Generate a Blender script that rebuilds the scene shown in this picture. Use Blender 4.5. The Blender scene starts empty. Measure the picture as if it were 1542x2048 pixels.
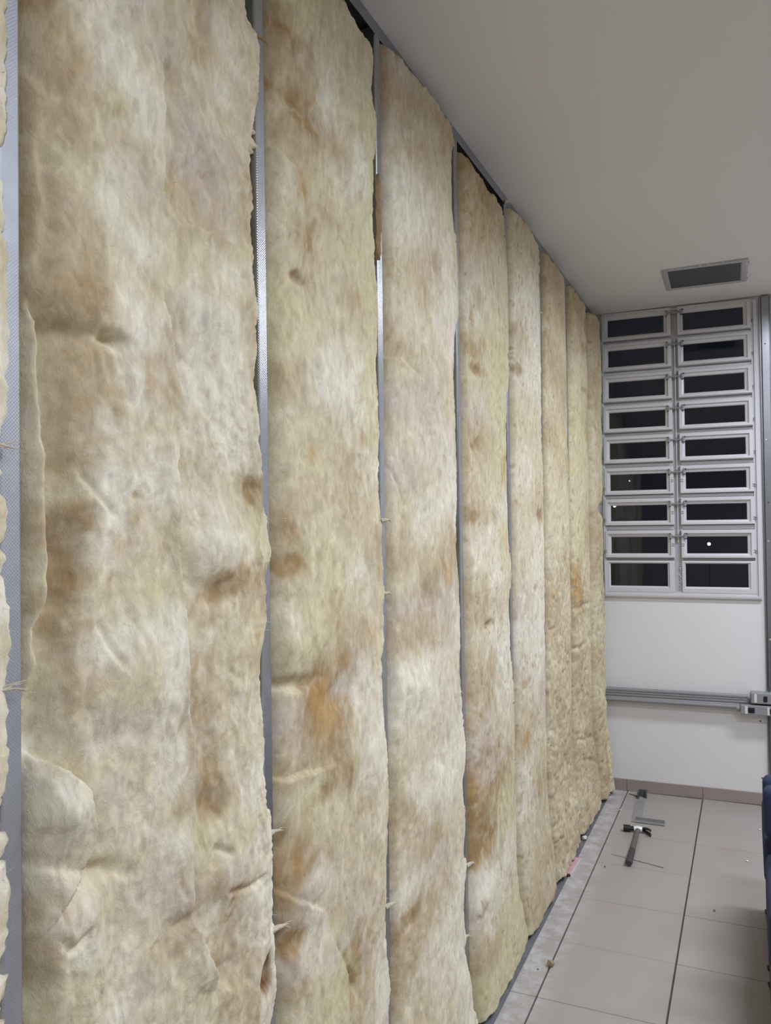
import bpy, bmesh, math, random
import numpy as np
from mathutils import Matrix, Vector
random.seed(7)
S = bpy.context.scene
COL = S.collection

# ------------------------------------------------------------------ camera
def make_camera():
    yaw, pitch, roll = 0.4211, 0.0181, -0.0125
    f = Vector((-math.sin(yaw)*math.cos(pitch), math.cos(yaw)*math.cos(pitch), math.sin(pitch)))
    r = Vector((math.cos(yaw), math.sin(yaw), 0)); u = r.cross(f)
    r2 = r*math.cos(roll)+u*math.sin(roll); u2 = -r*math.sin(roll)+u*math.cos(roll)
    cd = bpy.data.cameras.new('camera'); cd.sensor_fit = 'VERTICAL'; cd.sensor_height = 36
    cd.lens = 1614.8*36/2048; cd.clip_start = .02; cd.clip_end = 200
    o = bpy.data.objects.new('camera', cd); COL.objects.link(o)
    m = Matrix((r2, u2, -f)).transposed().to_4x4(); m.translation = (0.8875, 0, 1.7064)
    o.matrix_world = m; S.camera = o
make_camera()

# ------------------------------------------------------------------ world (night sky), exposure
w = bpy.data.worlds.new('night'); S.world = w; w.use_nodes = True
bg = w.node_tree.nodes['Background']; bg.inputs[0].default_value = (.55, .65, 1, 1); bg.inputs[1].default_value = .02
S.view_settings.view_transform = 'Standard'; S.view_settings.look = 'None'
S.view_settings.gamma = 1; S.view_settings.exposure = 0.0; S.view_settings.use_curve_mapping = False
S.cycles.max_bounces = 8; S.cycles.diffuse_bounces = 5; S.cycles.glossy_bounces = 4; S.cycles.use_denoising = True
S.cycles.sample_clamp_indirect = 6

H0, SC = 3.0652, .0127            # ceiling height at the stud wall, slight slope across the room
YB, AL = 5.362, .03378            # far wall: distance and skew
def ceil_z(x): return H0+SC*x
# the three recessed ceiling lamps of the room: x, y, watts
LAMPS = [(1.77, 4.17, 51), (1.86, 2.3, 44), (1.86, .4, 42)]
LAMP_COL = (.84, .885, 1.0)
def area_light(x, y, watts, parent):
    l = bpy.data.lights.new('ceiling_lamp', 'AREA'); l.shape = 'RECTANGLE'; l.size = 1.2; l.size_y = .3
    l.energy = watts; l.spread = math.radians(170); l.color = LAMP_COL
    o = bpy.data.objects.new('ceiling_lamp', l); COL.objects.link(o); o.location = (0, 0, -.012); o.parent = parent

# ------------------------------------------------------------------ helpers
def meta(o, label=None, cat=None, group=None, kind=None):
    if label: o['label'] = label
    if cat: o['category'] = cat
    if group: o['group'] = group
    if kind: o['kind'] = kind
    return o
def link(o, parent=None):
    COL.objects.link(o)
    if parent: o.parent = parent
    return o
def empty(name, loc=(0, 0, 0), rz=0):
    o = bpy.data.objects.new(name, None); o.empty_display_size = .1; COL.objects.link(o)
    o.location = loc; o.rotation_euler = (0, 0, rz); return o
def mobj(name, verts, faces, mat, parent=None, smooth=False):
    me = bpy.data.meshes.new(name); me.from_pydata([tuple(map(float, v)) for v in verts], [], faces); me.update()
    me.materials.append(mat)
    if smooth: me.polygons.foreach_set('use_smooth', [True]*len(me.polygons))
    return link(bpy.data.objects.new(name, me), parent)
class MB:
    def __init__(s): s.b = bmesh.new()
    def box(s, x0, x1, y0, y1, z0, z1, bev=0, seg=2):
        b = bmesh.new(); bmesh.ops.create_cube(b, size=1)
        bmesh.ops.scale(b, vec=(x1-x0, y1-y0, z1-z0), verts=b.verts)
        bmesh.ops.translate(b, vec=((x0+x1)/2, (y0+y1)/2, (z0+z1)/2), verts=b.verts)
        if bev: bmesh.ops.bevel(b, geom=b.edges[:], offset=bev, segments=seg, affect='EDGES', profile=.5)
        s.add(b); return s
    def add(s, b, M=None):
        if M is not None: bmesh.ops.transform(b, matrix=M, verts=b.verts)
        me = bpy.data.meshes.new('tmp'); b.to_mesh(me); b.free(); s.b.from_mesh(me); bpy.data.meshes.remove(me)
    def cyl(s, p, q, r0, r1=None, n=16, sy=1):
        p, q = Vector(p), Vector(q); d = q-p; b = bmesh.new()
        bmesh.ops.create_cone(b, cap_ends=True, segments=n, radius1=r0, radius2=r0 if r1 is None else r1, depth=d.length)
        M = Matrix.Translation((p+q)/2) @ d.to_track_quat('Z', 'Y').to_matrix().to_4x4()
        s.add(b, M); return s
    def tube(s, pts, radii, n=12, flat=1.0, up=(0, 0, 1)):
        b = bmesh.new(); rings = []; up = Vector(up)
        for i, p in enumerate(pts):
            p = Vector(p); a = Vector(pts[max(i-1, 0)]); c = Vector(pts[min(i+1, len(pts)-1)])
            t = (c-a).normalized(); e1 = up.cross(t).normalized(); e2 = t.cross(e1)
            rr = radii[i] if hasattr(radii, '__len__') else radii
            rings.append([b.verts.new(p+e1*math.cos(2*math.pi*k/n)*rr+e2*math.sin(2*math.pi*k/n)*rr*flat) for k in range(n)])
        for A, B in zip(rings, rings[1:]):
            for k in range(n): b.faces.new((A[k], A[(k+1) % n], B[(k+1) % n], B[k]))
        b.faces.new(rings[0][::-1]); b.faces.new(rings[-1]); s.add(b); return s
    def prism(s, poly, axis_pts):   # polygon (list of xy) extruded from z0 to z1
        z0, z1 = axis_pts; b = bmesh.new()
        lo = [b.verts.new((x, y, z0)) for x, y in poly]; hi = [b.verts.new((x, y, z1)) for x, y in poly]; n = len(poly)
        b.faces.new(lo[::-1]); b.faces.new(hi)
        for i in range(n): b.faces.new((lo[i], lo[(i+1) % n], hi[(i+1) % n], hi[i]))
        bmesh.ops.recalc_face_normals(b, faces=b.faces); s.add(b); return s
    def ring(s, x0, x1, z0, z1, ws, prof):
        # mitred frame in the xz plane; ws = side widths (left, right, bottom, top); prof = [(inset 0..1, proud)] proud is towards -y
        wl, wr, wb, wt = ws; b = bmesh.new(); L = []
        for t, d in prof:
            L.append([b.verts.new((x, -d, z)) for x, z in ((x0+wl*t, z0+wb*t), (x1-wr*t, z0+wb*t), (x1-wr*t, z1-wt*t), (x0+wl*t, z1-wt*t))])
        n = len(L)
        for i in range(n):
            A, B = L[i], L[(i+1) % n]
            for k in range(4): b.faces.new((A[k], A[(k+1) % 4], B[(k+1) % 4], B[k]))
        bmesh.ops.recalc_face_normals(b, faces=b.faces); s.add(b); return s
    def build(s, name, mat, parent=None, smooth=False):
        me = bpy.data.meshes.new(name); bmesh.ops.recalc_face_normals(s.b, faces=s.b.faces); s.b.to_mesh(me); s.b.free()
        me.materials.append(mat)
        if smooth:
            me.polygons.foreach_set('use_smooth', [True]*len(me.polygons)); me.set_sharp_from_angle(angle=.7)
        return link(bpy.data.objects.new(name, me), parent)
def lin(c): return tuple((x/255/12.92 if x/255 <= .04045 else ((x/255+.055)/1.055)**2.4) for x in c)

# ------------------------------------------------------------------ numpy noise
def vnoise(x, y, seed):
    rng = np.random.RandomState(seed); T = rng.rand(256, 256)
    xi = np.floor(x).astype(int); yi = np.floor(y).astype(int); fx = x-xi; fy = y-yi
    fx = fx**3*(fx*(fx*6-15)+10); fy = fy**3*(fy*(fy*6-15)+10)
    a = T[xi & 255, yi & 255]; b = T[(xi+1) & 255, yi & 255]; c = T[xi & 255, (yi+1) & 255]; d = T[(xi+1) & 255, (yi+1) & 255]
    return (a*(1-fx)+b*fx)*(1-fy)+(c*(1-fx)+d*fx)*fy
def fbm(x, y, seed, o=4):
    r = 0; a = .5; n = 0
    for i in range(o):
        r = r+a*vnoise(x*2**i+17.3*i, y*2**i+5.1*i, seed+i); n += a; a *= .5
    return r/n*2-1
def sstep(a, b, x):
    t = np.clip((x-a)/(b-a), 0, 1); return t*t*(3-2*t)

# ------------------------------------------------------------------ materials
def newmat(name):
    m = bpy.data.materials.new(name); m.use_nodes = True; nt = m.node_tree; return m, nt, nt.nodes['Principled BSDF']
def nd(nt, t, **k):
    n = nt.nodes.new(t)
    for a, v in k.items():
        if a == 'ins':
            for i, x in v.items(): n.inputs[i].default_value = x
        else: setattr(n, a, v)
    return n
def mat(name, rgb, rough=.5, metal=0, var=.06, scale=8, bump=0, bscale=60, spec=.5, detail=4):
    m, nt, p = newmat(name); L = nt.links.new
    tc = nd(nt, 'ShaderNodeTexCoord'); c = lin(rgb)
    n = nd(nt, 'ShaderNodeTexNoise', ins={'Scale': scale, 'Detail': detail}); L(tc.outputs['Object'], n.inputs['Vector'])
    mx = nd(nt, 'ShaderNodeMix', data_type='RGBA')
    mx.inputs[6].default_value = (*[x*(1-var) for x in c], 1); mx.inputs[7].default_value = (*[min(1, x*(1+var)) for x in c], 1)
    L(n.outputs['Fac'], mx.inputs[0]); L(mx.outputs[2], p.inputs['Base Color'])
    p.inputs['Roughness'].default_value = rough; p.inputs['Metallic'].default_value = metal; p.inputs['Specular IOR Level'].default_value = spec
    if bump:
        n2 = nd(nt, 'ShaderNodeTexNoise', ins={'Scale': bscale, 'Detail': 3}); L(tc.outputs['Object'], n2.inputs['Vector'])
        bp = nd(nt, 'ShaderNodeBump', ins={'Strength': bump, 'Distance': .004}); L(n2.outputs['Fac'], bp.inputs['Height']); L(bp.outputs[0], p.inputs['Normal'])
    return m
M_white = mat('white_wall_paint', (222, 221, 221), .55, var=.015, scale=3, bump=.08, bscale=120)
M_ceil = mat('ceiling_paint', (214, 211, 207), .7, var=.012, scale=1.5, bump=.05, bscale=90)
M_frame = mat('white_lacquered_aluminium', (202, 201, 204), .35, var=.03, scale=6)
M_mull = mat('worn_white_aluminium', (176, 175, 177), .4, var=.05, scale=14)
M_dark = mat('dark_gap', (40, 40, 42), .8)
M_board = mat('grey_backing_board', (120, 118, 115), .8)
M_pvc = mat('grey_conduit_plastic', (138, 138, 141), .42, var=.04)
M_box = mat('grey_cast_box', (140, 141, 144), .45, var=.06)
M_label = mat('pale_sticker', (215, 214, 210), .5)
M_black = mat('black_plastic', (22, 22, 24), .5)
M_navy = mat('navy_fabric', (33, 44, 78), .85, var=.15, scale=60, bump=.4, bscale=500)
M_screw = mat('zinc_screw', (205, 205, 205), .3, metal=.7)
M_steel = mat('worn_steel', (150, 150, 152), .45, metal=.35, var=.2, scale=40)
M_darksteel = mat('dark_hammer_steel', (44, 42, 42), .45, metal=.4, var=.3, scale=40)
M_midsteel = mat('dull_grey_steel', (92, 93, 96), .5, metal=.3, var=.25, scale=40)
M_tuft = mat('pulled_wool', (200, 192, 172), 1, var=.16, scale=60, bump=.9, bscale=220, spec=.05)
M_shiny = mat('polished_steel', (235, 235, 235), .35, metal=.2)
M_handle = mat('worn_dark_handle', (96, 88, 84), .55, var=.35, scale=30)
M_grip = mat('dark_rubber_grip', (66, 60, 58), .7, var=.3, scale=60)
M_pink = mat('pink_board_paper', (196, 158, 164), .8, var=.12, scale=30)
M_gyp = mat('gypsum_white', (214, 208, 204), .9, var=.06, bump=.3, bscale=200)
M_end = mat('dark_cut_end', (86, 62, 66), .9)
M_wood = mat('pale_stick', (176, 168, 160), .7, var=.25, scale=20)
M_crumb = mat('brown_insulation_crumb', (158, 138, 114), .95, var=.35, scale=70, bump=.8, bscale=150)
M_chipw = mat('white_plaster_chip', (226, 224, 220), .9)
M_chipd = mat('dark_grit', (112, 100, 90), .9, var=.2)
M_vent = mat('vent_aluminium', (176, 176, 178), .4, metal=.25, var=.08, scale=30)
M_vblade = mat('vent_blade_grey', (74, 74, 80), .5, metal=.2)
M_grout = mat('dark_grout', (88, 81, 76), .95, var=.15, scale=40)
M_slab = mat('bare_slab_edge', (112, 112, 116), .7, var=.2, scale=15)
M_skirt = mat('skirting_tile', (152, 140, 133), .35, var=.06, scale=14)

def galvanised(name, knurl=False, tone=(168, 170, 174), rough=.27):
    m, nt, p = newmat(name); L = nt.links.new; tc = nd(nt, 'ShaderNodeTexCoord'); c = lin(tone)
    v = nd(nt, 'ShaderNodeTexNoise', ins={'Scale': 35, 'Detail': 3}); L(tc.outputs['Object'], v.inputs['Vector'])
    mx = nd(nt, 'ShaderNodeMix', data_type='RGBA'); mx.inputs[6].default_value = (*[x*.86 for x in c], 1); mx.inputs[7].default_value = (*[x*1.1 for x in c], 1)
    L(v.outputs['Fac'], mx.inputs[0]); L(mx.outputs[2], p.inputs['Base Color'])
    p.inputs['Metallic'].default_value = .85; p.inputs['Roughness'].default_value = rough
    if knurl:
        sx = nd(nt, 'ShaderNodeSeparateXYZ'); L(tc.outputs['Object'], sx.inputs[0])
        out = []
        for ax in ('Y', 'Z'):
            a = nd(nt, 'ShaderNodeMath', operation='MULTIPLY', ins={1: 2*math.pi/.0052}); L(sx.outputs[ax], a.inputs[0])
            b = nd(nt, 'ShaderNodeMath', operation='SINE'); L(a.outputs[0], b.inputs[0]); out.append(b)
        mu = nd(nt, 'ShaderNodeMath', operation='MULTIPLY'); L(out[0].outputs[0], mu.inputs[0]); L(out[1].outputs[0], mu.inputs[1])
        bp = nd(nt, 'ShaderNodeBump', ins={'Strength': .16, 'Distance': .0008}); L(mu.outputs[0], bp.inputs['Height']); L(bp.outputs[0], p.inputs['Normal'])
    return m
M_stud = galvanised('knurled_galvanised_steel', True)
M_stud_wide = galvanised('coarsely_knurled_steel', True, (172, 175, 181), .56)
M_galv = galvanised('galvanised_steel', False, (158, 160, 165))

def wool_material():
    m, nt, p = newmat('glass_wool'); L = nt.links.new
    at = nd(nt, 'ShaderNodeAttribute', attribute_name='wool_tint'); tc = nd(nt, 'ShaderNodeTexCoord')
    mp = nd(nt, 'ShaderNodeMapping'); mp.inputs['Scale'].default_value = (1, 1, .6); L(tc.outputs['Object'], mp.inputs['Vector'])
    n1 = nd(nt, 'ShaderNodeTexNoise', ins={'Scale': 55, 'Detail': 7, 'Roughness': .68, 'Distortion': .7}); L(mp.outputs[0], n1.inputs['Vector'])
    n2 = nd(nt, 'ShaderNodeTexNoise', ins={'Scale': 260, 'Detail': 4, 'Roughness': .6, 'Distortion': 1.0}); L(mp.outputs[0], n2.inputs['Vector'])
    rm = nd(nt, 'ShaderNodeMapRange', ins={1: .3, 2: .7, 3: .84, 4: 1.12}); L(n1.outputs['Fac'], rm.inputs[0])
    mx = nd(nt, 'ShaderNodeMix', data_type='RGBA', blend_type='MULTIPLY'); mx.inputs[0].default_value = 1
    L(at.outputs['Color'], mx.inputs[6]); cb = nd(nt, 'ShaderNodeCombineColor')
    for i in range(3): L(rm.outputs[0], cb.inputs[i])
    L(cb.outputs[0], mx.inputs[7]); L(mx.outputs[2], p.inputs['Base Color'])
    p.inputs['Roughness'].default_value = 1; p.inputs['Specular IOR Level'].default_value = .05
    ad = nd(nt, 'ShaderNodeMath', operation='MULTIPLY_ADD', ins={1: .35}); L(n2.outputs['Fac'], ad.inputs[0]); L(n1.outputs['Fac'], ad.inputs[2])
    bp = nd(nt, 'ShaderNodeBump', ins={'Strength': .5, 'Distance': .005}); L(ad.outputs[0], bp.inputs['Height']); L(bp.outputs[0], p.inputs['Normal'])
    return m
M_wool = wool_material()
M_fibre = mat('loose_glass_fibre', (214, 206, 186), 1, var=.05, spec=.05)
M_tan = mat('tan_wool_tab', (164, 137, 108), 1, var=.18, scale=30, bump=.6, bscale=150, spec=.05)
M_glass, nt, p = newmat('window_glass')
L = nt.links.new
tr = nd(nt, 'ShaderNodeBsdfTransparent'); tr.inputs[0].default_value = (.62, .64, .66, 1)
gl = nd(nt, 'ShaderNodeBsdfGlossy'); gl.inputs['Roughness'].default_value = .03
fr = nd(nt, 'ShaderNodeFresnel', ins={'IOR': 1.5}); mxs = nd(nt, 'ShaderNodeMixShader')
L(fr.outputs[0], mxs.inputs[0]); L(tr.outputs[0], mxs.inputs[1]); L(gl.outputs[0], mxs.inputs[2])
L(mxs.outputs[0], nt.nodes['Material Output'].inputs['Surface'])
def emis(name, rgb, s):
    m, nt, p = newmat(name); p.inputs['Emission Color'].default_value = (*rgb, 1); p.inputs['Emission Strength'].default_value = s; return m
M_lamp = emis('lit_lamp_globe', (1, .97, .9), 3); M_diff = emis('lit_diffuser', LAMP_COL, 1.5)

def tile_material():
    m, nt, p = newmat('beige_floor_tile'); L = nt.links.new
    g = nd(nt, 'ShaderNodeNewGeometry')
    n = nd(nt, 'ShaderNodeTexNoise', ins={'Scale': 2.2, 'Detail': 5, 'Roughness': .6}); L(g.outputs['Position'], n.inputs['Vector'])
    a, b = lin((152, 146, 140)), lin((166, 159, 153))
    mx = nd(nt, 'ShaderNodeMix', data_type='RGBA'); mx.inputs[6].default_value = (*a, 1); mx.inputs[7].default_value = (*b, 1); L(n.outputs['Fac'], mx.inputs[0])
    # reddish scuffs
    n3 = nd(nt, 'ShaderNodeTexNoise', ins={'Scale': 3.1, 'Detail': 3}); L(g.outputs['Position'], n3.inputs['Vector'])
    r3 = nd(nt, 'ShaderNodeMapRange', ins={1: .56, 2: .75, 3: 0, 4: .35}); L(n3.outputs['Fac'], r3.inputs[0])
    m3 = nd(nt, 'ShaderNodeMix', data_type='RGBA'); m3.inputs[7].default_value = (*lin((154, 134, 128)), 1); L(r3.outputs[0], m3.inputs[0]); L(mx.outputs[2], m3.inputs[6])
    # plaster dust swept along the stud wall
    sx = nd(nt, 'ShaderNodeSeparateXYZ'); L(g.outputs['Position'], sx.inputs[0])
    d = nd(nt, 'ShaderNodeMapRange', ins={1: .05, 2: .24, 3: 1, 4: 0}); L(sx.outputs['X'], d.inputs[0])
    n4 = nd(nt, 'ShaderNodeTexNoise', ins={'Scale': 13, 'Detail': 7, 'Roughness': .72, 'Distortion': .25}); L(g.outputs['Position'], n4.inputs['Vector'])
    r4 = nd(nt, 'ShaderNodeMapRange', ins={1: .42, 2: .66, 3: .12, 4: 1}); L(n4.outputs['Fac'], r4.inputs[0])
    mu = nd(nt, 'ShaderNodeMath', operation='MULTIPLY'); L(d.outputs[0], mu.inputs[0]); L(r4.outputs[0], mu.inputs[1])
    m4 = nd(nt, 'ShaderNodeMix', data_type='RGBA'); m4.inputs[7].default_value = (*lin((204, 204, 208)), 1); L(mu.outputs[0], m4.inputs[0]); L(m3.outputs[2], m4.inputs[6])
    L(m4.outputs[2], p.inputs['Base Color'])
    rr = nd(nt, 'ShaderNodeMapRange', ins={1: 0, 2: 1, 3: .42, 4: .8}); L(mu.outputs[0], rr.inputs[0]); L(rr.outputs[0], p.inputs['Roughness'])
    p.inputs['Specular IOR Level'].default_value = .35
    return m
M_tile = tile_material()

# ------------------------------------------------------------------ room shell
def struct(o): o['kind'] = 'structure'; return o
X0, X1, Y0 = -.1, 4.2, -2.6
YE = YB+AL*X1+.2
fl = struct(MB().box(X0-.1, X1, Y0, YE, -.2, -.011).build('floor', M_grout))
TX, TY = .4445, .4245
tile_cache = {}
def tile(x0, x1, y0, y1):
    k = (round(x1-x0, 3), round(y1-y0, 3))
    if k not in tile_cache:
        mb = MB().box(0, k[0], 0, k[1], -.011, 0, .0012, 1); o = mb.build('tile', M_tile, fl); tile_cache[k] = o.data
    else: o = link(bpy.data.objects.new('tile', tile_cache[k]), fl)
    o.location = (x0, y0, random.uniform(-.0006, .0004)); return o
ys = [2.907+TY*i for i in range(-13, 6)]
xs = [.062, .159]+[.159+TX*i for i in range(1, 10)]
for a, b in zip(xs, xs[1:]+[X1]):
    if a > X1-.05: continue
    for i, y in enumerate(ys):
        y1 = ys[i+1] if i+1 < len(ys) else YB+AL*a-.003
        tile(a+(.0032 if a > .1 else 0), min(b, X1)-.0032, y+.0013, y1-.0013)
# bare slab strip left open beside the floor track
struct(MB().box(X0, .0605, Y0, YB, -.011, -.004).build('trim_1', M_slab))

ce = bmesh.new()
def quadbox(mbm, pts_lo, dz):
    lo = [mbm.verts.new(p) for p in pts_lo]; hi = [mbm.verts.new((p[0], p[1], p[2]+dz)) for p in pts_lo]
    mbm.faces.new(lo[::-1]); mbm.faces.new(hi)
    for i in range(4): mbm.faces.new((lo[i], lo[(i+1) % 4], hi[(i+1) % 4], hi[i]))
yb = lambda x: YB+AL*x
quadbox(ce, [(-.01, Y0, ceil_z(0)), (X1, Y0, ceil_z(X1)), (X1, yb(X1)-.004, ceil_z(X1)), (-.01, yb(0)-.004, ceil_z(0))], .05)
mb = MB(); mb.add(ce); struct(mb.build('ceiling', M_ceil))
struct(MB().box(X0-.06, X0, Y0, YE, -.01, 3.5).build('wall_left', M_board))
struct(MB().box(X1, X1+.1, Y0, YE, -.01, 3.5).build('wall_right', M_white))
struct(MB().box(X0, X1, Y0-.1, Y0, -.01, 3.5).build('wall_front', M_white))
RB = math.atan(AL)
WX0, WX1, WZ0, WZ1 = .035, .962, 1.237, 3.058
mb = MB()
mb.box(-.16, X1+.1, 0, .14, -.01, WZ0+.012); mb.box(-.16, WX0+.012, 0, .14, WZ0+.012, 3.4); mb.box(WX1-.012, X1+.1, 0, .14, WZ0+.012, 3.4); mb.box(WX0+.012, WX1-.012, 0, .14, WZ1, 3.4)
wb = struct(mb.build('wall_back', M_white)); wb.location = (0, YB, 0); wb.rotation_euler = (0, 0, RB)
def on_back(name):
    return empty(name, (0, YB, 0), RB)
bb = on_back('baseboard_back'); bb['kind'] = 'structure'
js = [.0, .152]+[.152+.4525*i for i in range(1, 10)]
for a, b in zip(js, js[1:]):
    if b < X1: MB().box(a+.0012, b-.0012, -.009, 0, .0, .0735, .0015, 1).build('tile', M_skirt, bb)

# ------------------------------------------------------------------ window
win = on_back('window_1'); win['kind'] = 'structure'
PR = [(0, -.05), (0, .012), (.35, .016), (.62, .016), (.7, .004), (1, .004), (1, -.05)]
MB().ring(WX0, WX1, WZ0, WZ1, (.02, .034, .036, .022), [(0, -.02), (0, .02), (.25, .024), (.55, .024), (.62, .012), (1, .012), (1, -.06)]).build('outer_frame', M_frame, win)
MB().box(.462, .518, -.003, .05, WZ0+.03, WZ1-.018).build('mullion', M_mull, win)
PZ = [(3.022, 2.9126), (2.824, 2.717), (2.62, 2.516), (2.422, 2.319), (2.2237, 2.1207), (2.022, 1.919), (1.822, 1.723), (1.62, 1.516)]
cols = [(.084, .4265, .046, .470), (.5415, .886, .508, .930)]
for r_, (zt, zb) in enumerate(PZ):
    for c_, (p0, p1, s0, s1) in enumerate(cols):
        top = zt+.042; bot = zb-.029; tilt = math.radians(4.5 if r_ < 5 else 1.5)
        mb = MB().ring(s0, s1, bot-top, 0, (p0-s0, s1-p1, .029, .042), [(0, -.02), (0, .021), (.1, .026), (.5, .026), (.58, .014), (.92, .010), (1, .004), (1, -.016)])
        so = mb.build('sash', M_frame, win); so.location = (0, 0, top); so.rotation_euler = (-tilt, 0, 0)
        pn = MB().box(p0-.006, p1+.006, .002, .006, zb-top-.006, zt-top+.006).build('pane', M_glass, so)
    # fixed rail between the sashes, a little behind their faces
    nz = PZ[r_+1][0]+.042 if r_ < 7 else 1.4515+.022
    for c_, (p0, p1, s0, s1) in enumerate(cols):
        MB().box(s0-.004, s1+.004, -.002 if r_ < 7 else -.008, .05, nz+.003, zb-.029-.003, .0015, 1).build('transom', M_frame, win)
    # operator linkage over the mullion
    z = zt+.004
    op = MB().cyl((.448, -.034, z), (.535, -.034, z), .0048, n=10)
    op.box(.443, .455, -.042, -.012, z-.015, z+.013, .002, 1).box(.526, .538, -.042, -.012, z-.015, z+.015, .002, 1)
    op.box(.486, .495, -.036, -.006, z-.014, z+.014, .0015, 1)
    opo = op.build('operator_link', M_pvc, win)
    for xx, zz in ((.532, z+.016), (.541, z+.016), (.532, z-.016), (.541, z-.016), (.4435, z+.016), (.4435, z-.016)):
        MB().cyl((xx, -.0255, zz), (xx, -.029, zz), .0042, n=8).build('screw', M_dark, opo)
    for xx in (.461, .519):
        MB().box(xx-.008, xx+.008, -.030, -.006, z-.052, z-.046, .001, 1).box(xx-.008, xx+.008, -.030, -.006, z-.064, z-.058, .001, 1).build('hinge_clip', M_pvc, win)
    for xx in (.049, .928):
        MB().box(xx-.009, xx+.009, -.031, -.004, z-.092, z-.086, .001, 1).box(xx-.009, xx+.009, -.031, -.004, z-.104, z-.098, .001, 1).build('hinge_clip', M_pvc, win)
MB().cyl((.4905, -.016, 1.585), (.4905, -.016, 2.86), .0032, n=10).build('operator_rod', M_frame, win)
for (p0, p1, s0, s1) in ((.076, .4245, .046, .466), (.531, .8885, .51, .930)):
    fo = MB().ring(s0, s1, 1.272, 1.4725, (p0-s0, s1-p1, .036, .021), [(0, -.02), (0, .014), (.7, .015), (.8, .008), (1, .004), (1, -.016)]).build('fixed_frame', M_frame, win)
    MB().box(p0-.006, p1+.006, .002, .006, 1.302, 1.4575).build('pane', M_glass, fo)
rg = random.Random(3); mb = MB()
for i in range(16):
    zc = 1.29+i*.0105; xc = .499+rg.uniform(-.006, .006); mb.box(xc-.003-rg.random()*.004, xc+.003+rg.random()*.004, -.0098, -.007, zc, zc+rg.uniform(.004, .011), .0006, 1)
meta(mb.build('worn_strip', M_vent, win), 'scraped bare patch of the lower mullion')

# outdoor lamps seen through the panes
for (x, y, z, r, lab) in ((.318, 14, 1.362, .028, 'bright white outdoor lamp seen through the lower right-hand column of panes'), (-1.15, 14, 2.006, .026, 'white outdoor lamp seen at the top corner of a left-column pane'), (-.90, 14, 2.42, .011, 'faint tiny outdoor lamp seen through the left column, sixth pane down')):
    t = empty('outdoor_lamp', (x, y, -1.5)); meta(t, lab, 'lamp', 'outdoor lamps beyond the window')
    b = bmesh.new(); bmesh.ops.create_uvsphere(b, u_segments=16, v_segments=10, radius=r); m_ = MB(); m_.add(b, Matrix.Translation((0, 0, z+1.5)))
    m_.build('globe', M_lamp, t, True)
    MB().cyl((0, 0, 0), (0, 0, z+1.5-r*.9), .012, .008, n=8).build('pole', M_black, t)
struct(MB().box(-14, 14, YE+.3, 40, -1.7, -1.5).build('ground_outside', M_black))

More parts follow.
